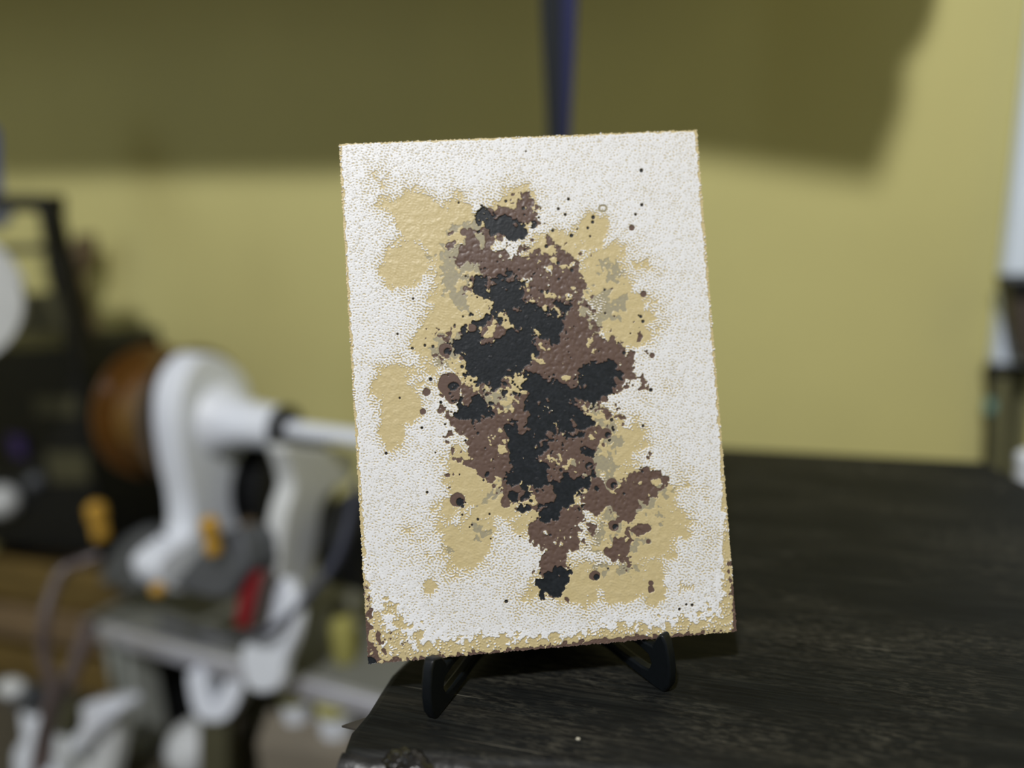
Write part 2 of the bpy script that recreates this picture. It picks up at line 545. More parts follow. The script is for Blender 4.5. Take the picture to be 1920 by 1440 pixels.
    dark = field([(985, 585, 85, 72, 25), (945, 655, 92, 66, -20), (905, 700, 60, 40, 15), (1000, 715, 110, 62, 45), (1125, 700, 44, 46, -30), (1030, 790, 88, 85),
                  (985, 845, 55, 85), (1062, 915, 52, 60), (1010, 945, 42, 60), (1040, 1080, 30, 30), (950, 420, 50, 26, 20), (905, 545, 40, 26, 40),
                  (900, 770, 45, 35), (1095, 790, 30, 30), (1010, 900, 60, 70)])
    dm = dark + 0.52 * (0.8 * fbm2 - 0.35 * fbm) + 0.15 * spike - 0.26
    T = np.where(bm_ > 0, 0.30 + 0.035 * np.clip(low(7, 51), -2, 2), T)
    T = np.where(dm > 0, 0.09 + 0.035 * np.clip(low(6, 52), -2, 2), T)
    # round drips
    drops = [(858, 937, 14), (1115, 1079, 10.5), (1147, 907, 11), (800, 735, 7.5), (843, 722, 22), (848, 745, 13), (835, 656, 13), (1184, 428, 5.5), (870, 436, 6.5),
             (886, 615, 7), (1072, 605, 10), (1136, 813, 10), (1132, 748, 6), (1168, 690, 7), (1222, 667, 5), (1206, 552, 6), (1220, 1104, 7.5), (1220, 1093, 5), (1215, 1015, 4.5),
             (1213, 990, 8), (1112, 408, 3.5), (1111, 417, 3), (1203, 385, 3), (1191, 403, 2.5), (793, 772, 6), (825, 771, 5), (1201, 594, 3), (1205, 603, 3), (908, 885, 11), (1100, 870, 14),
             (1150, 985, 10), (1160, 975, 6), (838, 668, 5), (812, 650, 3), (865, 672, 4), (1286, 1133, 2), (1297, 1134, 2.5), (1273, 1142, 2.5), (970, 917, 7)]
    rr = random.Random(8)
    for _ in range(150):
        a = rr.uniform(0, 2 * PI); d = abs(rr.gauss(0, 1)) * 95 + 75
        drops.append((990 + d * 0.95 * math.cos(a), 720 + d * 1.65 * math.sin(a), rr.choice((1.5, 1.5, 2, 2, 2.6, 3.4))))
    for (cx, cy, r) in drops:
        d = np.hypot(U - cx, V - cy) + (1.2 * spike if r > 6 else 0)
        T = np.where(d < r, 0.17 if r < 4 else 0.30, T)
        if r > 9:
            d2 = np.hypot(U - cx - r * .35, V - cy - r * .3)
            T = np.where((d2 < r * .55) & (d < r) & (spike > -0.2), 0.10, T)
    ring = np.abs(np.hypot((U - 1130), (V - 392) * 1.2) - 7)
    T = np.where(ring < 1.8, 0.45, T)
    # signature scratched in thin tan strokes at the lower right
    strokes = [[(1274.5, 1089), (1276, 1100), (1273.5, 1111), (1271, 1114)], [(1269, 1098), (1279, 1094)],
               [(1278, 1104), (1282, 1096), (1283, 1105), (1287, 1097), (1288, 1105), (1292, 1097), (1293, 1105), (1297, 1098), (1300, 1095), (1298.5, 1107)]]
    for st in strokes:
        for (ax, ay), (bx, by) in zip(st, st[1:]):
            L2 = (bx - ax) ** 2 + (by - ay) ** 2
            t = np.clip(((U - ax) * (bx - ax) + (V - ay) * (by - ay)) / L2, 0, 1)
            T = np.where(np.hypot(U - ax - t * (bx - ax), V - ay - t * (by - ay)) < 0.95, 0.64, T)
    # worn tan border, widest at the lower corners, with a pebbled relief
    dl, dr, db, dt = X, PW - X, Y, PH - Y
    low_y = np.clip(1 - Y / 0.10, 0, 1)
    eb = 0.0115 * (1 - db / 0.017) + 0
    bord = np.maximum.reduce([1 - db / (0.0072 + 0.003 * np.sin(X * 30) ** 2), 1 - dl / (0.0016 + 0.005 * low_y ** 2), 1 - dr / (0.0016 + 0.008 * low_y ** 1.5), 1 - dt / 0.0011,
                              1 - np.hypot(dl, db) / 0.030, 1 - np.hypot(dr, db) / 0.020])
    bn = bord + 0.20 * low(14, 61) + 0.13 * low(5, 62) - 0.16
    pebble = np.abs(band(9, 0.25, 63)) 
    T = np.where((bn > 0) & (T > 0.5), 0.65 + 0.30 * np.clip(pebble - 1.25, 0, 1.0), T)  # pebble highlights painted lighter into the border tone
    T = np.where((bn <= 0) & (bn > -0.5) & (T > .8), np.minimum(0.99, T + 0.05 + 0.04 * pebble), T)
    br = np.maximum.reduce([1 - np.hypot(dl, db) / 0.017, np.minimum(1.1 - dl / 0.0035, 1.3 - Y / 0.03), 1 - db / 0.0028 - 0.25 + 0.5 * np.exp(-((X - .135) / .04) ** 2), np.minimum(1.0 - dr / 0.0022, 1.2 - Y / 0.035)])
    brn = br + 0.32 * low(8, 64) + 0.15 * pebble - 0.50
    T = np.where((brn > 0) & (Y < 0.13), 0.30, T)
    T = np.where((np.hypot(dl, db * 1.2) < 0.0045), 0.08, T)
    # relief height in metres
    def sm(a):
        return (a + np.roll(a, 1, 0) + np.roll(a, -1, 0) + np.roll(a, 1, 1) + np.roll(a, -1, 1)) / 5
    Hh = np.interp(T, [0, .15, .30, .46, .66, .8, .95], [0, 0.00004, 0.00055, 0.0007, 0.0008, 0.00115, 0.0013])
    Hh = Hh + (0.000010 * worm - 0.000045 * vein) * (T > 0.74) + 0.000022 * worm * ((T > 0.5) & (T <= .74)) + 0.00001 * low(3, 71)
    Hh = Hh + 0.00012 * np.clip(pebble - .4, 0, 1.5) * np.clip(bn * 3 + .6, 0, 1)
    Hh = sm(Hh)
    T = np.clip(T, 0, 1)
    P = (np.array(BLc)[None, None] + X[..., None] * np.array(e1) + Y[..., None] * np.array(e2) + Hh[..., None] * np.array(e3))
    # ragged outer rim
    jag = 0.0002 * low(3, 81)
    P[0] += jag[0][:, None] * np.array(e2); P[-1] += jag[-1][:, None] * np.array(e2)
    P[:, 0] += jag[:, 0][:, None] * np.array(e1); P[:, -1] += jag[:, -1][:, None] * np.array(e1)
    verts = P.reshape(-1, 3)
    idx = np.arange(NX * NY).reshape(NY, NX)
    faces = np.stack([idx[:-1, :-1], idx[:-1, 1:], idx[1:, 1:], idx[1:, :-1]], -1).reshape(-1, 4)
    # rim and back
    rim = np.concatenate([idx[0, :], idx[1:, -1], idx[-1, -2::-1], idx[-2:0:-1, 0]])
    n0 = len(verts)
    backv = verts[rim] - np.array(e3) * 0.0034
    verts = np.concatenate([verts, backv])
    k = len(rim)
    bi = n0 + np.arange(k)
    nxt = np.roll(np.arange(k), -1)
    side = np.stack([rim, bi, bi[nxt], rim[nxt]], -1)
    loops = np.concatenate([faces.ravel(), side.ravel(), bi[::-1]])
    starts = np.concatenate([np.arange(0, 4 * (len(faces) + len(side)), 4), [4 * (len(faces) + len(side))]])
    totals = np.concatenate([np.full(len(faces) + len(side), 4), [k]])
    base = np.array(BLc) + np.array(e1) * PW / 2
    verts = verts - base
    me = bpy.data.meshes.new('relief_panel')
    me.vertices.add(len(verts)); me.vertices.foreach_set('co', verts.astype(np.float32).ravel())
    me.loops.add(len(loops)); me.loops.foreach_set('vertex_index', loops.astype(np.int32))
    me.polygons.add(len(starts)); me.polygons.foreach_set('loop_start', starts.astype(np.int32)); me.polygons.foreach_set('loop_total', totals.astype(np.int32))
    me.update(calc_edges=True)
    tone = np.concatenate([T.ravel(), T.ravel()[rim] * 0 + 0.93])
    at_ = me.attributes.new('layer', 'FLOAT', 'POINT')
    at_.data.foreach_set('value', tone.astype(np.float32))
    me.polygons.foreach_set('use_smooth', np.ones(len(starts), bool))
    me.set_sharp_from_angle(angle=math.radians(60))
    me.validate()
    o = bpy.data.objects.new('relief_panel', me)
    COL.objects.link(o)
    me.materials.append(M['print'])
    o.location = Vector(base)
    tag(o, 'white textured art panel with tan, brown and charcoal splashes, propped on a black stand', 'art panel')
art_panel()

# ------------------------------------------------------------------ folding plate stand
toeL, toeR = on_z(808, 1349, TOP), on_z(1254, 1297, TOP)
toeL.z = toeR.z = TOP
back_n = Vector((-e1.y, e1.x, 0)).normalized()
hinge = (toeL + toeR) / 2 + back_n * 0.105
ps = thing('plate_stand', 'black plastic folding plate stand holding up the white art panel', 'stand', (hinge.x, hinge.y, TOP))
def side_frame(toe, lean):
    d = (hinge - toe); L = d.length; d.normalize()
    nrm = Vector((-d.y, d.x, 0))
    # distance along d at which the panel's front/back planes are met at height h
    def s_panel(h, off):
        # solve (toe + d*s + z*h - BLc) . e3 = off
        q = Vector((toe.x, toe.y, TOP + h)) - BLc
        return (off - q.dot(e3)) / d.dot(e3)
    hb = 0.0242
    f0 = s_panel(hb, 0.0022); b0 = s_panel(hb, -0.0048)
    b1 = s_panel(0.15, -0.0048)
    outline = [(0.001, 0.0), (-0.0025, 0.006), (-0.0030, 0.014), (-0.0022, 0.022), (0.0, 0.030), (0.0022, 0.0338), (0.0045, 0.0342), (f0 - 0.0025, 0.0310), (f0 - 0.0005, 0.0272), (f0 + 0.0005, hb),
               (b0 - 0.0005, hb), (b0 + 0.0012, hb + 0.003), (b0 + (b1 - b0) * .45, 0.083), (b1, 0.148), (b1 + 0.004, 0.153), (b1 + 0.011, 0.150), (b1 + 0.020, 0.10),
               (L - 0.006, 0.06), (L, 0.03), (L, 0.0), (L - 0.012, 0.0), (L - 0.02, 0.004), (0.045, 0.0045), (0.03, 0.0025), (0.010, 0.0)]
    hole = [(0.0125, 0.0085), (0.0105, 0.013), (0.0125, 0.0175), (0.020, 0.0195), (0.034, 0.0195), (0.046, 0.0165), (0.050, 0.013), (0.046, 0.0105), (0.030, 0.0085), (0.018, 0.0078)]
    bm = B()
    P3 = lambda s, h: Vector((toe.x, toe.y, TOP)) + d * s + Vector((0, 0, h))
    t = 0.0058
    loops = []
    for poly in (outline, hole):
        lp = [bm.verts.new(P3(*p) - nrm * t / 2) for p in poly]
        loops.append(lp)
    eds = []
    for lp in loops:
        for i in range(len(lp)):
            eds.append(bm.edges.new((lp[i], lp[(i + 1) % len(lp)])))
    bmesh.ops.triangle_fill(bm, use_beauty=True, use_dissolve=False, edges=eds)
    fs = list(bm.faces)
    r = bmesh.ops.extrude_face_region(bm, geom=fs)
    bmesh.ops.translate(bm, verts=[g for g in r['geom'] if isinstance(g, bmesh.types.BMVert)], vec=nrm * t)
    o = obj('side_frame', bm, M['stand'], ps, bevel=0.0014, seg=3)
    return o
side_frame(toeL, 1)
side_frame(toeR, -1)
obj('hinge_pin', tube(B(), [hinge + Vector((0, 0, 0.003)), hinge + Vector((0, 0, 0.062))], 0.0048, 16), M['stand'], ps)

# ------------------------------------------------------------------ navy strap hanging from above
st = thing('hanging_strap', 'navy and black strap hanging in front of the dark upper wall', 'strap', on_y(1046, 500, 0.80))
def ribbon(px, depth, th):
    a = [on_y(u, v, depth) for u, v in px]
    for p, (u, v) in zip(a, px):
        if v == -150:
            p.z = ZS - 0.0005                       # sewn to the boards above
    return prism(B(), a, (0, th, 0))
obj('black_webbing', ribbon([(1008, -150), (1056, -150), (1052, 120), (1050, 420), (1030, 420), (1023, 200), (1014, 40)], 0.80, 0.004), M['black_web'], st, bevel=0.0008)
obj('navy_webbing', ribbon([(1046, -150), (1088, -150), (1082, 0), (1076, 120), (1069, 240), (1064, 420), (1044, 420), (1045, 200), (1046, 40)], 0.8055, 0.004), M['navy'], st, bevel=0.0008)

# ------------------------------------------------------------------ grey workbench behind on the left
ZB = 0.50
bA, bB = on_z(150, 1166, ZB), on_z(700, 1316, ZB)
rail_d = (bB - bA).normalized()
bB = bA + rail_d * 0.52
rail_n = Vector((-rail_d.y, rail_d.x, 0))
wb = thing('workbench', 'low grey workbench with a bright metal front edge, behind the black table', 'workbench', (bA.x + .2, bA.y + .2, 0.30))
obj('bench_top', prism(B(), [bA + rail_n * .012, bB + rail_n * .012, bB + rail_n * 0.33, bA + rail_n * 0.33], (0, 0, -0.022)), M['bench'], wb, bevel=0.002)
obj('edge_rail', prism(B(), [bA + Vector((0, 0, .001)), bB + Vector((0, 0, .001)), bB + rail_n * .0125 + Vector((0, 0, .001)), bA + rail_n * .0125 + Vector((0, 0, .001))], (0, 0, -0.024)), M['alu'], wb, bevel=0.003)
axr = (rail_d, rail_n, Vector((0, 0, 1)))
ZL = 0.30
lp = thing('low_platform', 'low dark wooden platform on the floor under the grey workbench', 'platform', (-0.78, 0.73, 0))
sh = [Vector((-1.32, 0.45, ZL)), Vector((-0.26, 0.45, ZL)), Vector((-0.26, 1.03, ZL)), Vector((-1.32, 1.03, ZL))]
obj('platform_top', prism(B(), sh, (0, 0, -0.02)), M['shelf'], lp, bevel=0.002)
for x_ in (-1.28, -0.30):
    for y_ in (0.49, 0.99):
        obj('leg', box(B(), (x_, y_, (ZL - .02) / 2), (0.04, 0.04, ZL - .02)), M['shelf'], lp)
for s_, n_ in ((0.035, 0.035), (0.50, 0.035), (0.06, 0.30), (0.49, 0.30)):
    c = bA + rail_d * s_ + rail_n * n_
    obj('leg', box(B(), (c.x, c.y, (ZL + ZB - .023) / 2), (0.042, 0.042, ZB - 0.023 - ZL), axr), M['post'], wb, bevel=0.003)
# ------------------------------------------------------------------ white spool stand with rod
AXD = Vector((0.985, -0.17, 0)).normalized()               # direction of the spool axle, to the right and nearer
Q1 = at(400, 790, 0.93)
sps = thing('spool_stand', 'white plastic spool stand with two curved brackets and a rod, on the grey bench', 'spool stand', (Q1.x + .08, Q1.y, ZB))
def face(px, q, n):
    return [on_plane(u, v, q, n) for u, v in px]
b1 = [(386, 664), (425, 674), (458, 704), (476, 750), (480, 810), (476, 861), (468, 914), (462, 967), (455, 1030), (420, 1075), (350, 1110), (308, 1100), (296, 1062), (318, 1036), (354, 1008), (362, 985),
      (358, 932), (343, 861), (335, 790), (340, 730), (358, 690)]
obj('bracket', prism(B(), arc2(face(b1, Q1, AXD), 3), AXD * -0.045), M['white'], sps, bevel=0.003)
hub_c = on_plane(422, 788, Q1, AXD)
obj('hub', lathe(B(), hub_c, AXD, [(0, 0.046), (0.012, 0.038), (0.030, 0.030), (0.040, 0.0275), (0.090, 0.025), (0.093, 0.022)], 40), M['white'], sps)
obj('hub_cap', lathe(B(), hub_c + AXD * 0.093, AXD, [(0, 0.0265), (0.008, 0.0265), (0.010, 0.018)], 32), M['black'], sps)
obj('rod', tube(B(), [hub_c + AXD * 0.10, hub_c + AXD * 0.36], 0.0095, 20), M['white'], sps)
Q2 = hub_c + AXD * 0.15
b2 = [(536, 836), (600, 842), (668, 850), (664, 896), (630, 916), (606, 945), (597, 1000), (590, 1040), (580, 1100), (556, 1150), (528, 1150), (524, 1090), (526, 1034), (538, 960), (552, 914), (544, 875)]
obj('bracket', prism(B(), arc2(face(b2, Q2, AXD), 3), AXD * -0.026), M['whitegrey'], sps, bevel=0.003)
nf = Vector((-0.45, -0.85, 0.30)).normalized()
Qf = at(500, 1225, 0.825)
b3 = [(528, 1082), (548, 1120), (556, 1150), (548, 1195), (528, 1244), (518, 1288), (490, 1300), (464, 1290), (455, 1258), (451, 1221), (468, 1195), (484, 1170)]
obj('foot', prism(B(), arc2(face(b3, Qf, nf), 3), nf * -0.014), M['white'], sps, bevel=0.003)

# copper spool on the axle, left of the bracket
ctr = hub_c - AXD * 0.047
cs = thing('filament_spool', 'copper brown spool mounted on the white spool stand', 'spool', ctr - AXD * 0.035 - Vector((0, 0, 0.1)))
R_S = 0.087
def flange(base, ax, r, t=0.004):
    return lathe(B(), base, ax, [(0, 0.012), (0, r - .001), (0.001, r), (t - .001, r), (t, r - .001), (t, 0.012)], 56)
obj('winding', lathe(B(), ctr - AXD * 0.077, AXD, [(0, 0.03), (0, R_S * .84), (0.004, R_S * .86), (0.036, R_S * .87), (0.067, R_S * .86), (0.071, R_S * .84), (0.071, 0.03)], 56), M['copper'], cs)
obj('flange', flange(ctr - AXD * 0.082, AXD, R_S, 0.005), M['copper'], cs)
obj('flange', flange(ctr - AXD * 0.006, AXD, R_S, 0.005), M['copper_dark'], cs)

# ------------------------------------------------------------------ black spool and drum further along the axle
kc_ = hub_c + AXD * 0.20
bs = thing('filament_spool', 'black spool behind the white rod between the two brackets', 'spool', at(512, 905, 1.03))
c0 = at(515, 905, 1.03)
obj('winding', lathe(B(), c0, AXD, [(0, .02), (0, .062), (0.04, .062), (0.04, .02)], 40), M['black'], bs)
for s_ in (-0.005, 0.040):
    obj('flange', flange(c0 + AXD * s_, AXD, 0.076, 0.005), M['black'], bs)
dr_ = thing('black_drum', 'black round drum with a grey band, half hidden behind the art panel', 'drum', at(680, 1075, 0.88))
cD = at(690, 1015, 0.88)
obj('drum_body', lathe(B(), cD + AXD * -0.03, AXD, [(0, 0), (0, .052), (.004, .055), (.05, .055), (.054, .052), (.054, 0)], 40), M['black'], dr_)
obj('band', lathe(B(), cD + AXD * -0.055, AXD, [(0, .008), (0, .014), (.11, .014), (.11, .008)], 24), M['grey'], dr_)

# ------------------------------------------------------------------ grey clamps with amber springs
def clamp(label, px, depth, th, springs):
    q = at(*px[0], depth)
    n = Vector((-0.25, -0.93, 0.28)).normalized()
    P = face(px, q, n)
    low_ = min(P, key=lambda p: p.z)
    c = thing('grey_clamp', label, 'clamp', (low_.x, low_.y, low_.z))
    obj('body', prism(B(), P, n * -th), M['grey'], c, bevel=0.004)
    for (u, v, r1, r2) in springs:
        k = depth / F
        t_ = on_plane(u, v, q, n) + n * (r1 * k + 0.001)
        h = 35 * k
        obj('spring', lathe(B(), t_, (0, 0, 1), [(0, r2 * k * .6), (h * .12, r2 * k), (h * .7, r2 * k), (h * .95, r2 * k * .7), (h * 1.1, r1 * k), (h * 1.8, r1 * k), (h * 2.05, r1 * k * .5)], 24), M['amber'], c)
    return c
clamp('grey metal clamp left of the white bracket foot, topped by an amber spring', [(182, 1090), (205, 1040), (236, 1003), (272, 985), (312, 1005), (318, 1040), (290, 1100), (235, 1112)], 0.985, 0.05, [(209, 1008, 17, 14)])
clamp('larger grey metal clamp right of the white bracket foot, with an amber spring', [(352, 1058), (398, 1003), (440, 988), (457, 1012), (464, 1062), (432, 1116), (405, 1124), (355, 1114), (318, 1098)], 0.85, 0.05, [(418, 1036, 17, 14)])
tag(obj('brass_knob', ball(B(), at(296, 1105, 0.84), 0.0085), M['amber']), 'small brown brass knob below the foot of the white bracket', 'knob')
tag(obj('copper_knob', ball(B(), at(467, 990, 0.93), 0.011), M['brown']), 'dull copper knob right of the larger grey clamp', 'knob')
# red tool on the bench
rt = thing('red_tool', 'red and maroon tool handle standing on the bench beside the white foot', 'tool', on_z(462, 1192, ZB))
obj('handle', prism(B(), [at(u, v, .815) for u, v in ((438, 1176), (447, 1125), (470, 1072), (497, 1066), (486, 1110), (474, 1160), (470, 1182))], ray(462, 1120) * 0.015), M['red'], rt, bevel=0.004)
obj('grip_side', prism(B(), [at(u, v, .813) for u, v in ((474, 1180), (480, 1130), (494, 1072), (518, 1066), (510, 1110), (496, 1170))], ray(490, 1120) * 0.015), M['maroon'], rt, bevel=0.004)
# olive bottle
ob = thing('olive_bottle', 'small olive yellow bottle on the bench beside the lower left of the art panel', 'bottle', on_z(646, 1232, ZB))
p0 = on_z(648, 1236, ZB)
obj('bottle_body', lathe(B(), (p0.x, p0.y, ZB), (0, 0, 1), [(0, 0), (0, .0125), (.003, .014), (.050, .014), (.058, .009), (.059, 0)], 28), M['olive'], ob)
obj('cap', lathe(B(), (p0.x, p0.y, ZB + .059), (0, 0, 1), [(0, .008), (.012, .008), (.013, 0)], 20), M['olive_dark'], ob)
# cables
cab = smooth_path([at(672, 900, .80), at(656, 970, .80), at(632, 1045, .80), at(588, 1105, .80), at(540, 1158, .795), at(490, 1188, .80), on_z(440, 1200, ZB + .006), on_z(380, 1190, ZB + .006), on_z(300, 1165, ZB + .006)], 8)
tag(obj('dark_cable', tube(B(), cab, 0.0045, 10), M['cable']), 'thin dark blue cable curving from the art panel down to the grey bench', 'cable')
cab = smooth_path([at(186, 1042, .90), at(150, 1056, .89), at(118, 1070, .88), at(98, 1112, .87), at(84, 1165, .86), at(82, 1225, .86), at(100, 1290, .86), at(90, 1330, .86), at(70, 1420, .87), at(60, 1500, .88)], 8)
tag(obj('brown_cable', tube(B(), cab, 0.0065, 10), M['pinkcable']), 'dusty brown cable looping down past the golden crate at the left', 'cable')
cab = smooth_path([at(170, 1165, .91), at(148, 1230, .9), at(122, 1290, .89), at(95, 1340, .88), at(80, 1440, .87)], 8)
tag(obj('grey_cable', tube(B(), cab, 0.009, 10), M['pinkcable']), 'thick grey brown cable slanting down left of the pale bench leg', 'cable')

# ------------------------------------------------------------------ crate and black machine at the left edge
cr = thing('wooden_crate', 'golden wooden slatted crate below the black machine at the left edge', 'crate', (-1.02, 0.86, ZL))
CX0, CX1, CY0, CY1 = -1.27, -0.835, 0.765, 0.98
for k, (za, zb) in enumerate(((0.31, 0.365), (0.385, 0.435), (0.452, 0.515))):
    for y_ in (CY0, CY1 - .012):
        obj('slat', box(B(), ((CX0 + CX1) / 2, y_ + .006, (za + zb) / 2), (CX1 - CX0, .012, zb - za)), M['slat'] if k != 1 else M['tanwood'], cr, bevel=0.002)
    for x_ in (CX0 + .006, CX1 - .006):
        obj('slat', box(B(), (x_, (CY0 + CY1) / 2, (za + zb) / 2), (.012, CY1 - CY0 - .026, zb - za)), M['slat'], cr, bevel=0.002)
for x_ in (CX0 + .022, CX1 - .022):
    for y_ in (CY0 + .022, CY1 - .022):
        obj('corner_post', box(B(), (x_, y_, (ZL + .515) / 2), (.018, .018, .515 - ZL)), M['brown'], cr)
obj('crate_floor', box(B(), ((CX0 + CX1) / 2, (CY0 + CY1) / 2, ZL + .004), (CX1 - CX0 - .03, CY1 - CY0 - .03, .008)), M['slat'], cr)

bmch = thing('black_machine', 'black machine with an open metal frame on top, at the left edge of the picture', 'machine', (-1.0, 0.86, 0.516))
ym = 0.80
bod = [on_y(u, v, ym) for u, v in ((-150, 660), (60, 655), (140, 650), (150, 690), (172, 880), (186, 1000), (196, 1060), (150, 1085), (-150, 1085))]
for p in bod:
    p.z = max(p.z, 0.517)
obj('body', prism(B(), bod, (0, 0.16, 0)), M['black'], bmch, bevel=0.006)
def bar(px, wdt, m, d_=0.03, nm='frame_bar'):
    a, b_ = on_y(*px[0], ym), on_y(*px[1], ym)
    d = (b_ - a).normalized(); n = Vector((d.z, 0, -d.x))
    hw = wdt / 2 * 1.05 / F
    return obj(nm, prism(B(), [a + n * hw, b_ + n * hw, b_ - n * hw, a - n * hw], (0, d_, 0)), m, bmch, bevel=0.002)
bar(((-150, 378), (88, 382)), 28, M['black_metal'])
bar(((72, 372), (98, 500)), 20, M['black_metal'])
bar(((94, 480), (146, 700)), 32, M['black_metal'])
bar(((-20, 470), (98, 468)), 14, M['olive_dark'])
bar(((-40, 590), (120, 585)), 70, M['olive_dark'], 0.02, 'frame_panel')
obj('gusset', prism(B(), [on_y(u, v, ym - .001) for u, v in ((50, 378), (92, 380), (96, 430), (78, 408))], (0, .02, 0)), M['black_metal'], bmch)
obj('led_glint', prism(B(), [on_y(u, v, ym - .004) for u, v in ((14, 815), (42, 822), (48, 860), (22, 855))], (0, .006, 0)), M['purple'], bmch, bevel=0.001)  # purple LED glint put in as a coloured plate
obj('knob', ball(B(), on_y(5, 940, ym - .01), 0.024), M['whitegrey'], bmch)
obj('knob', ball(B(), on_y(66, 903, ym - .008), 0.013), M['grey'], bmch)
obj('reflection_patch', prism(B(), [on_y(u, v, ym - .003) for u, v in ((85, 850), (160, 850), (168, 905), (92, 905))], (0, .005, 0)), M['olive_dark'], bmch, bevel=0.001)  # two olive reflections on the black body, done as coloured patches
obj('reflection_patch', prism(B(), [on_y(u, v, ym - .003) for u, v in ((62, 745), (140, 745), (146, 780), (68, 780))], (0, .005, 0)), M['olive_dark'], bmch, bevel=0.001)
# pale disc in front of it
wd = thing('pale_spool', 'large pale grey spool face cut off by the left edge of the picture', 'spool', at(-140, 690, .88))
axw = Vector((0.70, -0.71, 0.0)).normalized()
cw = at(-112, 560, .88)
obj('flange', flange(cw, axw, 0.081, 0.005), M['whitegrey'], wd)
obj('flange', flange(cw - axw * .05, axw, 0.081, 0.005), M['whitegrey'], wd)
obj('winding', lathe(B(), cw - axw * .046, axw, [(0, .01), (0, .06), (.046, .06), (.046, .01)], 40), M['black'], wd)
obj('axle', tube(B(), [cw - axw * .12, cw + axw * .012], 0.009, 16), M['black'], wd)
# brown wooden hammer shape leaning behind
hm = thing('wooden_mallet', 'slim brown mallet leaning against the yellow wall right of the black frame', 'mallet', (-1.02, 1.0, ZL))
obj('mallet_head', prism(B(), [on_y(u, v, 0.985) for u, v in ((112, 474), (130, 462), (140, 440), (156, 442), (158, 505), (132, 520), (116, 515))], (0, .03, 0)), M['brown'], hm, bevel=0.004)
mh = [on_y(u, v, 1.0) for u, v in ((146, 500), (168, 580), (192, 670), (222, 800), (262, 1000))]
mh.append(Vector((mh[-1].x + (mh[-1].x - mh[-2].x) / (mh[-2].z - mh[-1].z) * (mh[-1].z - ZL - .009), 1.0, ZL + .009)))
obj('handle', tube(B(), mh, 0.0075, 12), M['tanwood'], hm)
# blue cloth and grey-blue cap at the very edge
tag(obj('blue_cloth', prism(B(), arc2([at(u, v, 1.05) for u, v in ((-60, 230), (-8, 240), (-2, 300), (2, 345), (0, 362), (-60, 362))], 3), ray(0, 300) * 0.02), M['blue']), 'sliver of blue cloth standing on the black frame at the left edge', 'cloth')
tag(obj('grey_tin', prism(B(), [at(u, v, 1.00) for u, v in ((-60, 392), (22, 392), (26, 408), (6, 430), (-60, 432))], ray(0, 400) * 0.03), M['grey'], bevel=0.003), 'blue grey tin inside the black frame at the left edge', 'tin')

# ------------------------------------------------------------------ white parts and odds and ends on the lower shelf
def printed_part():
    q = at(120, 1370, 0.93); n = Vector((-0.1, -0.95, 0.3)).normalized()
    w_ = thing('white_bracket_part', 'white plastic part with an angled arm and holes at the bottom left corner', 'bracket', on_z(130, 1500, ZL))
    obj('upright', prism(B(), arc2(face([(36, 1335), (62, 1332), (74, 1375), (84, 1440), (92, 1500), (40, 1510), (24, 1430), (30, 1400), (42, 1385)], q, n), 2), n * -.03), M['white'], w_, bevel=.003)
    obj('arm', prism(B(), arc2(face([(150, 1325), (175, 1316), (222, 1312), (228, 1332), (205, 1350), (160, 1392), (135, 1420), (128, 1395), (152, 1360)], q + n * .01, n), 2), n * -.03), M['white'], w_, bevel=.003)
    obj('plate', prism(B(), face([(74, 1392), (126, 1378), (205, 1352), (222, 1352), (214, 1420), (190, 1510), (80, 1510)], q - n * .012, n), n * -.02), M['whitegrey'], w_, bevel=.003)
    obj('grey_block', prism(B(), face([(108, 1315), (150, 1312), (152, 1352), (126, 1382), (95, 1378)], q - n * .005, n), n * -.02), M['olive_dark'], w_, bevel=.003)
    for (u, v, r) in ((96, 1416, 9), (165, 1416, 10), (186, 1380, 9)):
        c = on_plane(u, v, q - n * .012, n)
        obj('hole_bush', lathe(B(), c - n * .001, n, [(0, 0), (0, r * .93 / F), (.003, r * .93 / F), (.003, r * .5 / F), (.001, 0)], 20), M['black'], w_)
printed_part()
tag(obj('white_stopper', ball(B(), at(22, 1290, .95), 0.013, (1.5, 1, .9)), M['whitegrey']), 'small off white stopper above the white part at the lower left edge', 'stopper')
tag(obj('grey_roller', lathe(B(), at(58, 1308, .95) - AXD * .02, AXD, [(0, 0), (0, .016), (.03, .016), (.03, 0)], 24), M['grey']), 'dark grey roller beside the small off white stopper at the lower left', 'roller')
vb = thing('forked_bracket', 'white forked bracket on the lower shelf under the bench edge', 'bracket', at(400, 1372, 0.90))
qv = at(400, 1310, 0.90); nv = Vector((0.1, -0.95, 0.28)).normalized()
obj('fork', prism(B(), arc2(face([(352, 1264), (366, 1256), (380, 1262), (388, 1290), (395, 1318), (403, 1320), (412, 1302), (426, 1276), (442, 1268), (454, 1282), (448, 1310), (434, 1336), (415, 1352), (385, 1352), (366, 1338), (356, 1305)], qv, nv), 3), nv * -.025), M['white'], vb, bevel=.003)
obj('base', prism(B(), face([(372, 1345), (425, 1345), (428, 1560), (370, 1560)], qv - nv * .004, nv), nv * -.018), M['olive_dark'], vb, bevel=.002)
gb = B(); ball(gb, at(368, 1402, .955), 0.0365, (1, 1, .98))
tag(obj('pale_ball', gb, M['whitegrey']), 'round pale grey ball on the lower shelf below the forked bracket', 'ball')
wc = M['white']
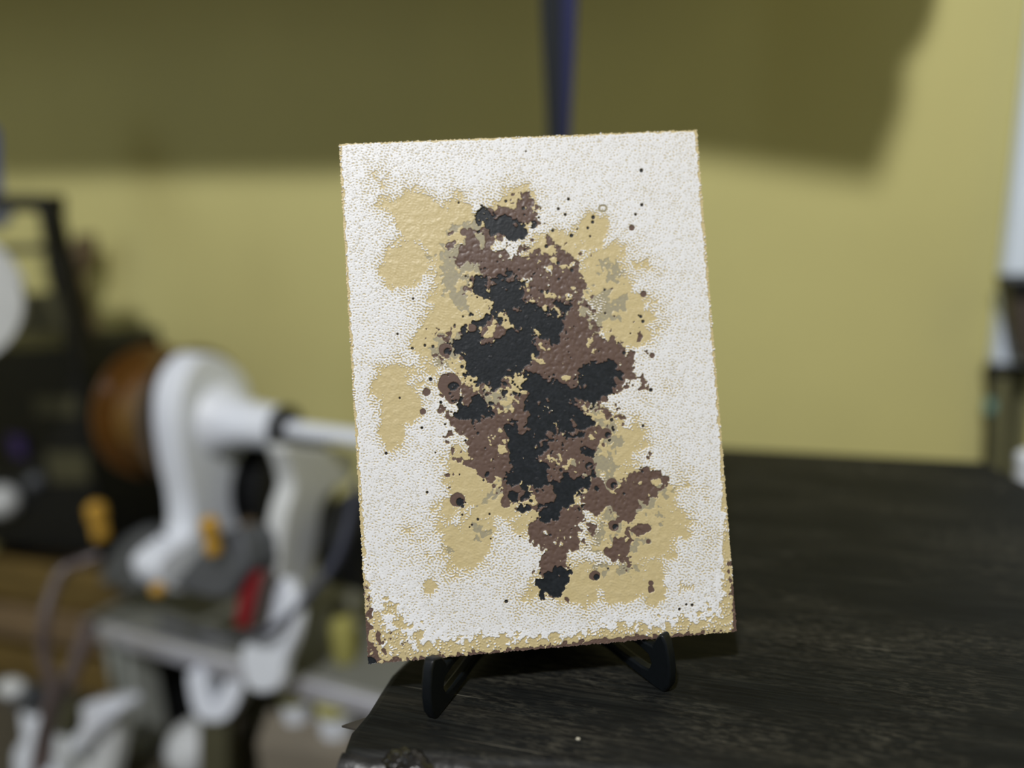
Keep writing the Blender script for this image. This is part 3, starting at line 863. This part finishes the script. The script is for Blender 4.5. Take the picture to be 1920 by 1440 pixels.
def tub(label, c, r, h):
    t = thing('white_tub', label, 'tub', (c.x, c.y, ZL))
    obj('tub_body', lathe(B(), (c.x, c.y, ZL), (0, 0, 1), [(0, 0), (0, r * .92), (h, r), (h + .001, 0)], 32), M['white'], t)
    obj('lid', lathe(B(), (c.x, c.y, ZL + h + .001), (0, 0, 1), [(0, r * .98), (0.002, r * 1.03), (.009, r * 1.03), (.010, 0)], 32), M['olive'], t)
ZC = 0.44
cx_ = [on_z(u, v, ZC) for u, v in ((505, 1325), (480, 1395), (660, 1415), (668, 1335))]
bxt = thing('cardboard_box', 'grey brown cardboard box under the bench edge, carrying two white tubs', 'box', ((cx_[0].x + cx_[2].x) / 2, cx_[0].y, ZL))
obj('box_body', prism(B(), [Vector((p.x, p.y, ZL + .0005)) for p in cx_], (0, 0, ZC - ZL - .004)), M['cardboard'], bxt, bevel=.002)
obj('box_lid', prism(B(), [Vector((p.x, p.y, ZC - .0035)) for p in cx_], (0, 0, .0035)), M['cardboard'], bxt, bevel=.001)
ZL_ = ZL
ZL = ZC
tub('small white tub with an olive lid on the cardboard box', on_z(558, 1343, ZC), 0.0165, 0.022)
tub('wider white tub with an olive lid on the cardboard box, nearest the black table', on_z(634, 1366, ZC), 0.021, 0.025)
ZL = ZL_
kb = on_z(322, 1362, ZL)
tag(obj('dark_void_block', box(B(), (kb.x, kb.y + .03, ZL + .075), (.075, .06, .149)), M['black'], bevel=.003), 'black block added to fill the dark void under the bench, left of the forked bracket', 'box')  # added block stands in for the shade under the bench
tag(obj('dark_block', box(B(), on_z(450, 1400, ZL) + Vector((.03, .06, .0181)), (.07, .05, .036)), M['olive_dark'], bevel=.004), 'dark olive block on the lower shelf behind the pale ball', 'block')

# ------------------------------------------------------------------ cabinet and hanging tools on the right wall
def wr(u, v, x):                # point on a plane parallel to the right wall
    r = ray(u, v)
    return CAM + r * ((x - CAM.x) / r.x)
YC = 1.02
kc0 = on_y(1885, 500, YC)
zb_ = on_y(1862, 690, YC).z
wbd = thing('white_board', 'white wall panel cut off by the right edge of the picture', 'wall panel', (kc0.x + .1, YC + .05, zb_))
obj('body', box(B(), ((kc0.x + 0.12), (YC + .012 + WY) / 2, (zb_ + 1.37) / 2), (0.24, WY - YC - .013, 1.37 - zb_)), M['board'], wbd, bevel=.006)
obj('door', box(B(), ((kc0.x + 0.12), YC + .005, (zb_ + 1.37) / 2 + .002), (0.24, .010, 1.365 - zb_)), M['board'], wbd, bevel=.003)
obj('bottom_rail', box(B(), ((kc0.x + 0.12) - .004, (YC + WY) / 2, zb_ - .007), (0.24, WY - YC - .01, .013)), M['black_metal'], wbd, bevel=.002)
dt = thing('dark_tool', 'dark tool hanging on the front of the white panel at the right edge', 'tool', (.35, .99, zb_))
def pt(px, x, dx, name, m, parent, bv=.003):
    return obj(name, prism(B(), [on_y(u, v, x) for u, v in px], (0, dx, 0)), m, parent, bevel=bv)
pt([(1896, 532), (1966, 530), (1966, 700), (1930, 690), (1912, 640), (1903, 600)], 0.965, 0.053, 'tool_body', M['maroon'], dt)
pt([(1895, 526), (1968, 524), (1968, 556), (1900, 560)], 0.96, 0.058, 'tool_cap', M['black'], dt)
zt = zb_ - .016
def hanging(label, u0, v0, u1, v1, y, r, m, cap=None):
    t = thing('hanging_tool', label, 'tool', on_y(u1, v1 + 60, y))
    a, b_ = on_y(u0, v0, y), on_y(u1, v1 + 60, y)
    obj('shaft', tube(B(), [a, b_], r, 14), m, t)
    if cap:
        d = (b_ - a).normalized()
        obj('collar', tube(B(), [a + d * cap[0], a + d * cap[1]], r * 1.45, 14), cap[2], t)
    return t
hanging('thin black shaft with a teal collar, hanging below the white panel nearest the wall corner', 1858, 703, 1849, 865, 1.032, 0.0042, M['black'], (0.030, 0.046, M['teal']))
hanging('olive handle hanging next to the thin black shaft', 1880, 703, 1871, 870, 1.032, 0.0075, M['olive_mid'])
hanging('thick black handle between two olive handles below the white panel', 1903, 703, 1886, 885, 1.028, 0.0042, M['black'])
hanging('olive handle hanging below the white panel nearest the right picture edge', 1925, 703, 1903, 890, 1.026, 0.0085, M['olive_mid'])
cb = on_y(1928, 905, 0.80)
zt_ = on_y(1925, 846, 0.80).z
wbt = thing('white_pipe', 'white pipe standing behind the table corner at the right edge', 'pipe', (cb.x, cb.y, 0))
obj('tube', lathe(B(), (cb.x, cb.y, 0), (0, 0, 1), [(0, 0), (0, .0125), (zt_ - .012, .0125), (zt_ - .012, 0)], 24), M['white'], wbt)
obj('cap', lathe(B(), (cb.x, cb.y, zt_ - .012), (0, 0, 1), [(0, .0135), (.008, .0135), (.012, .009), (.012, 0)], 24), M['white'], wbt)
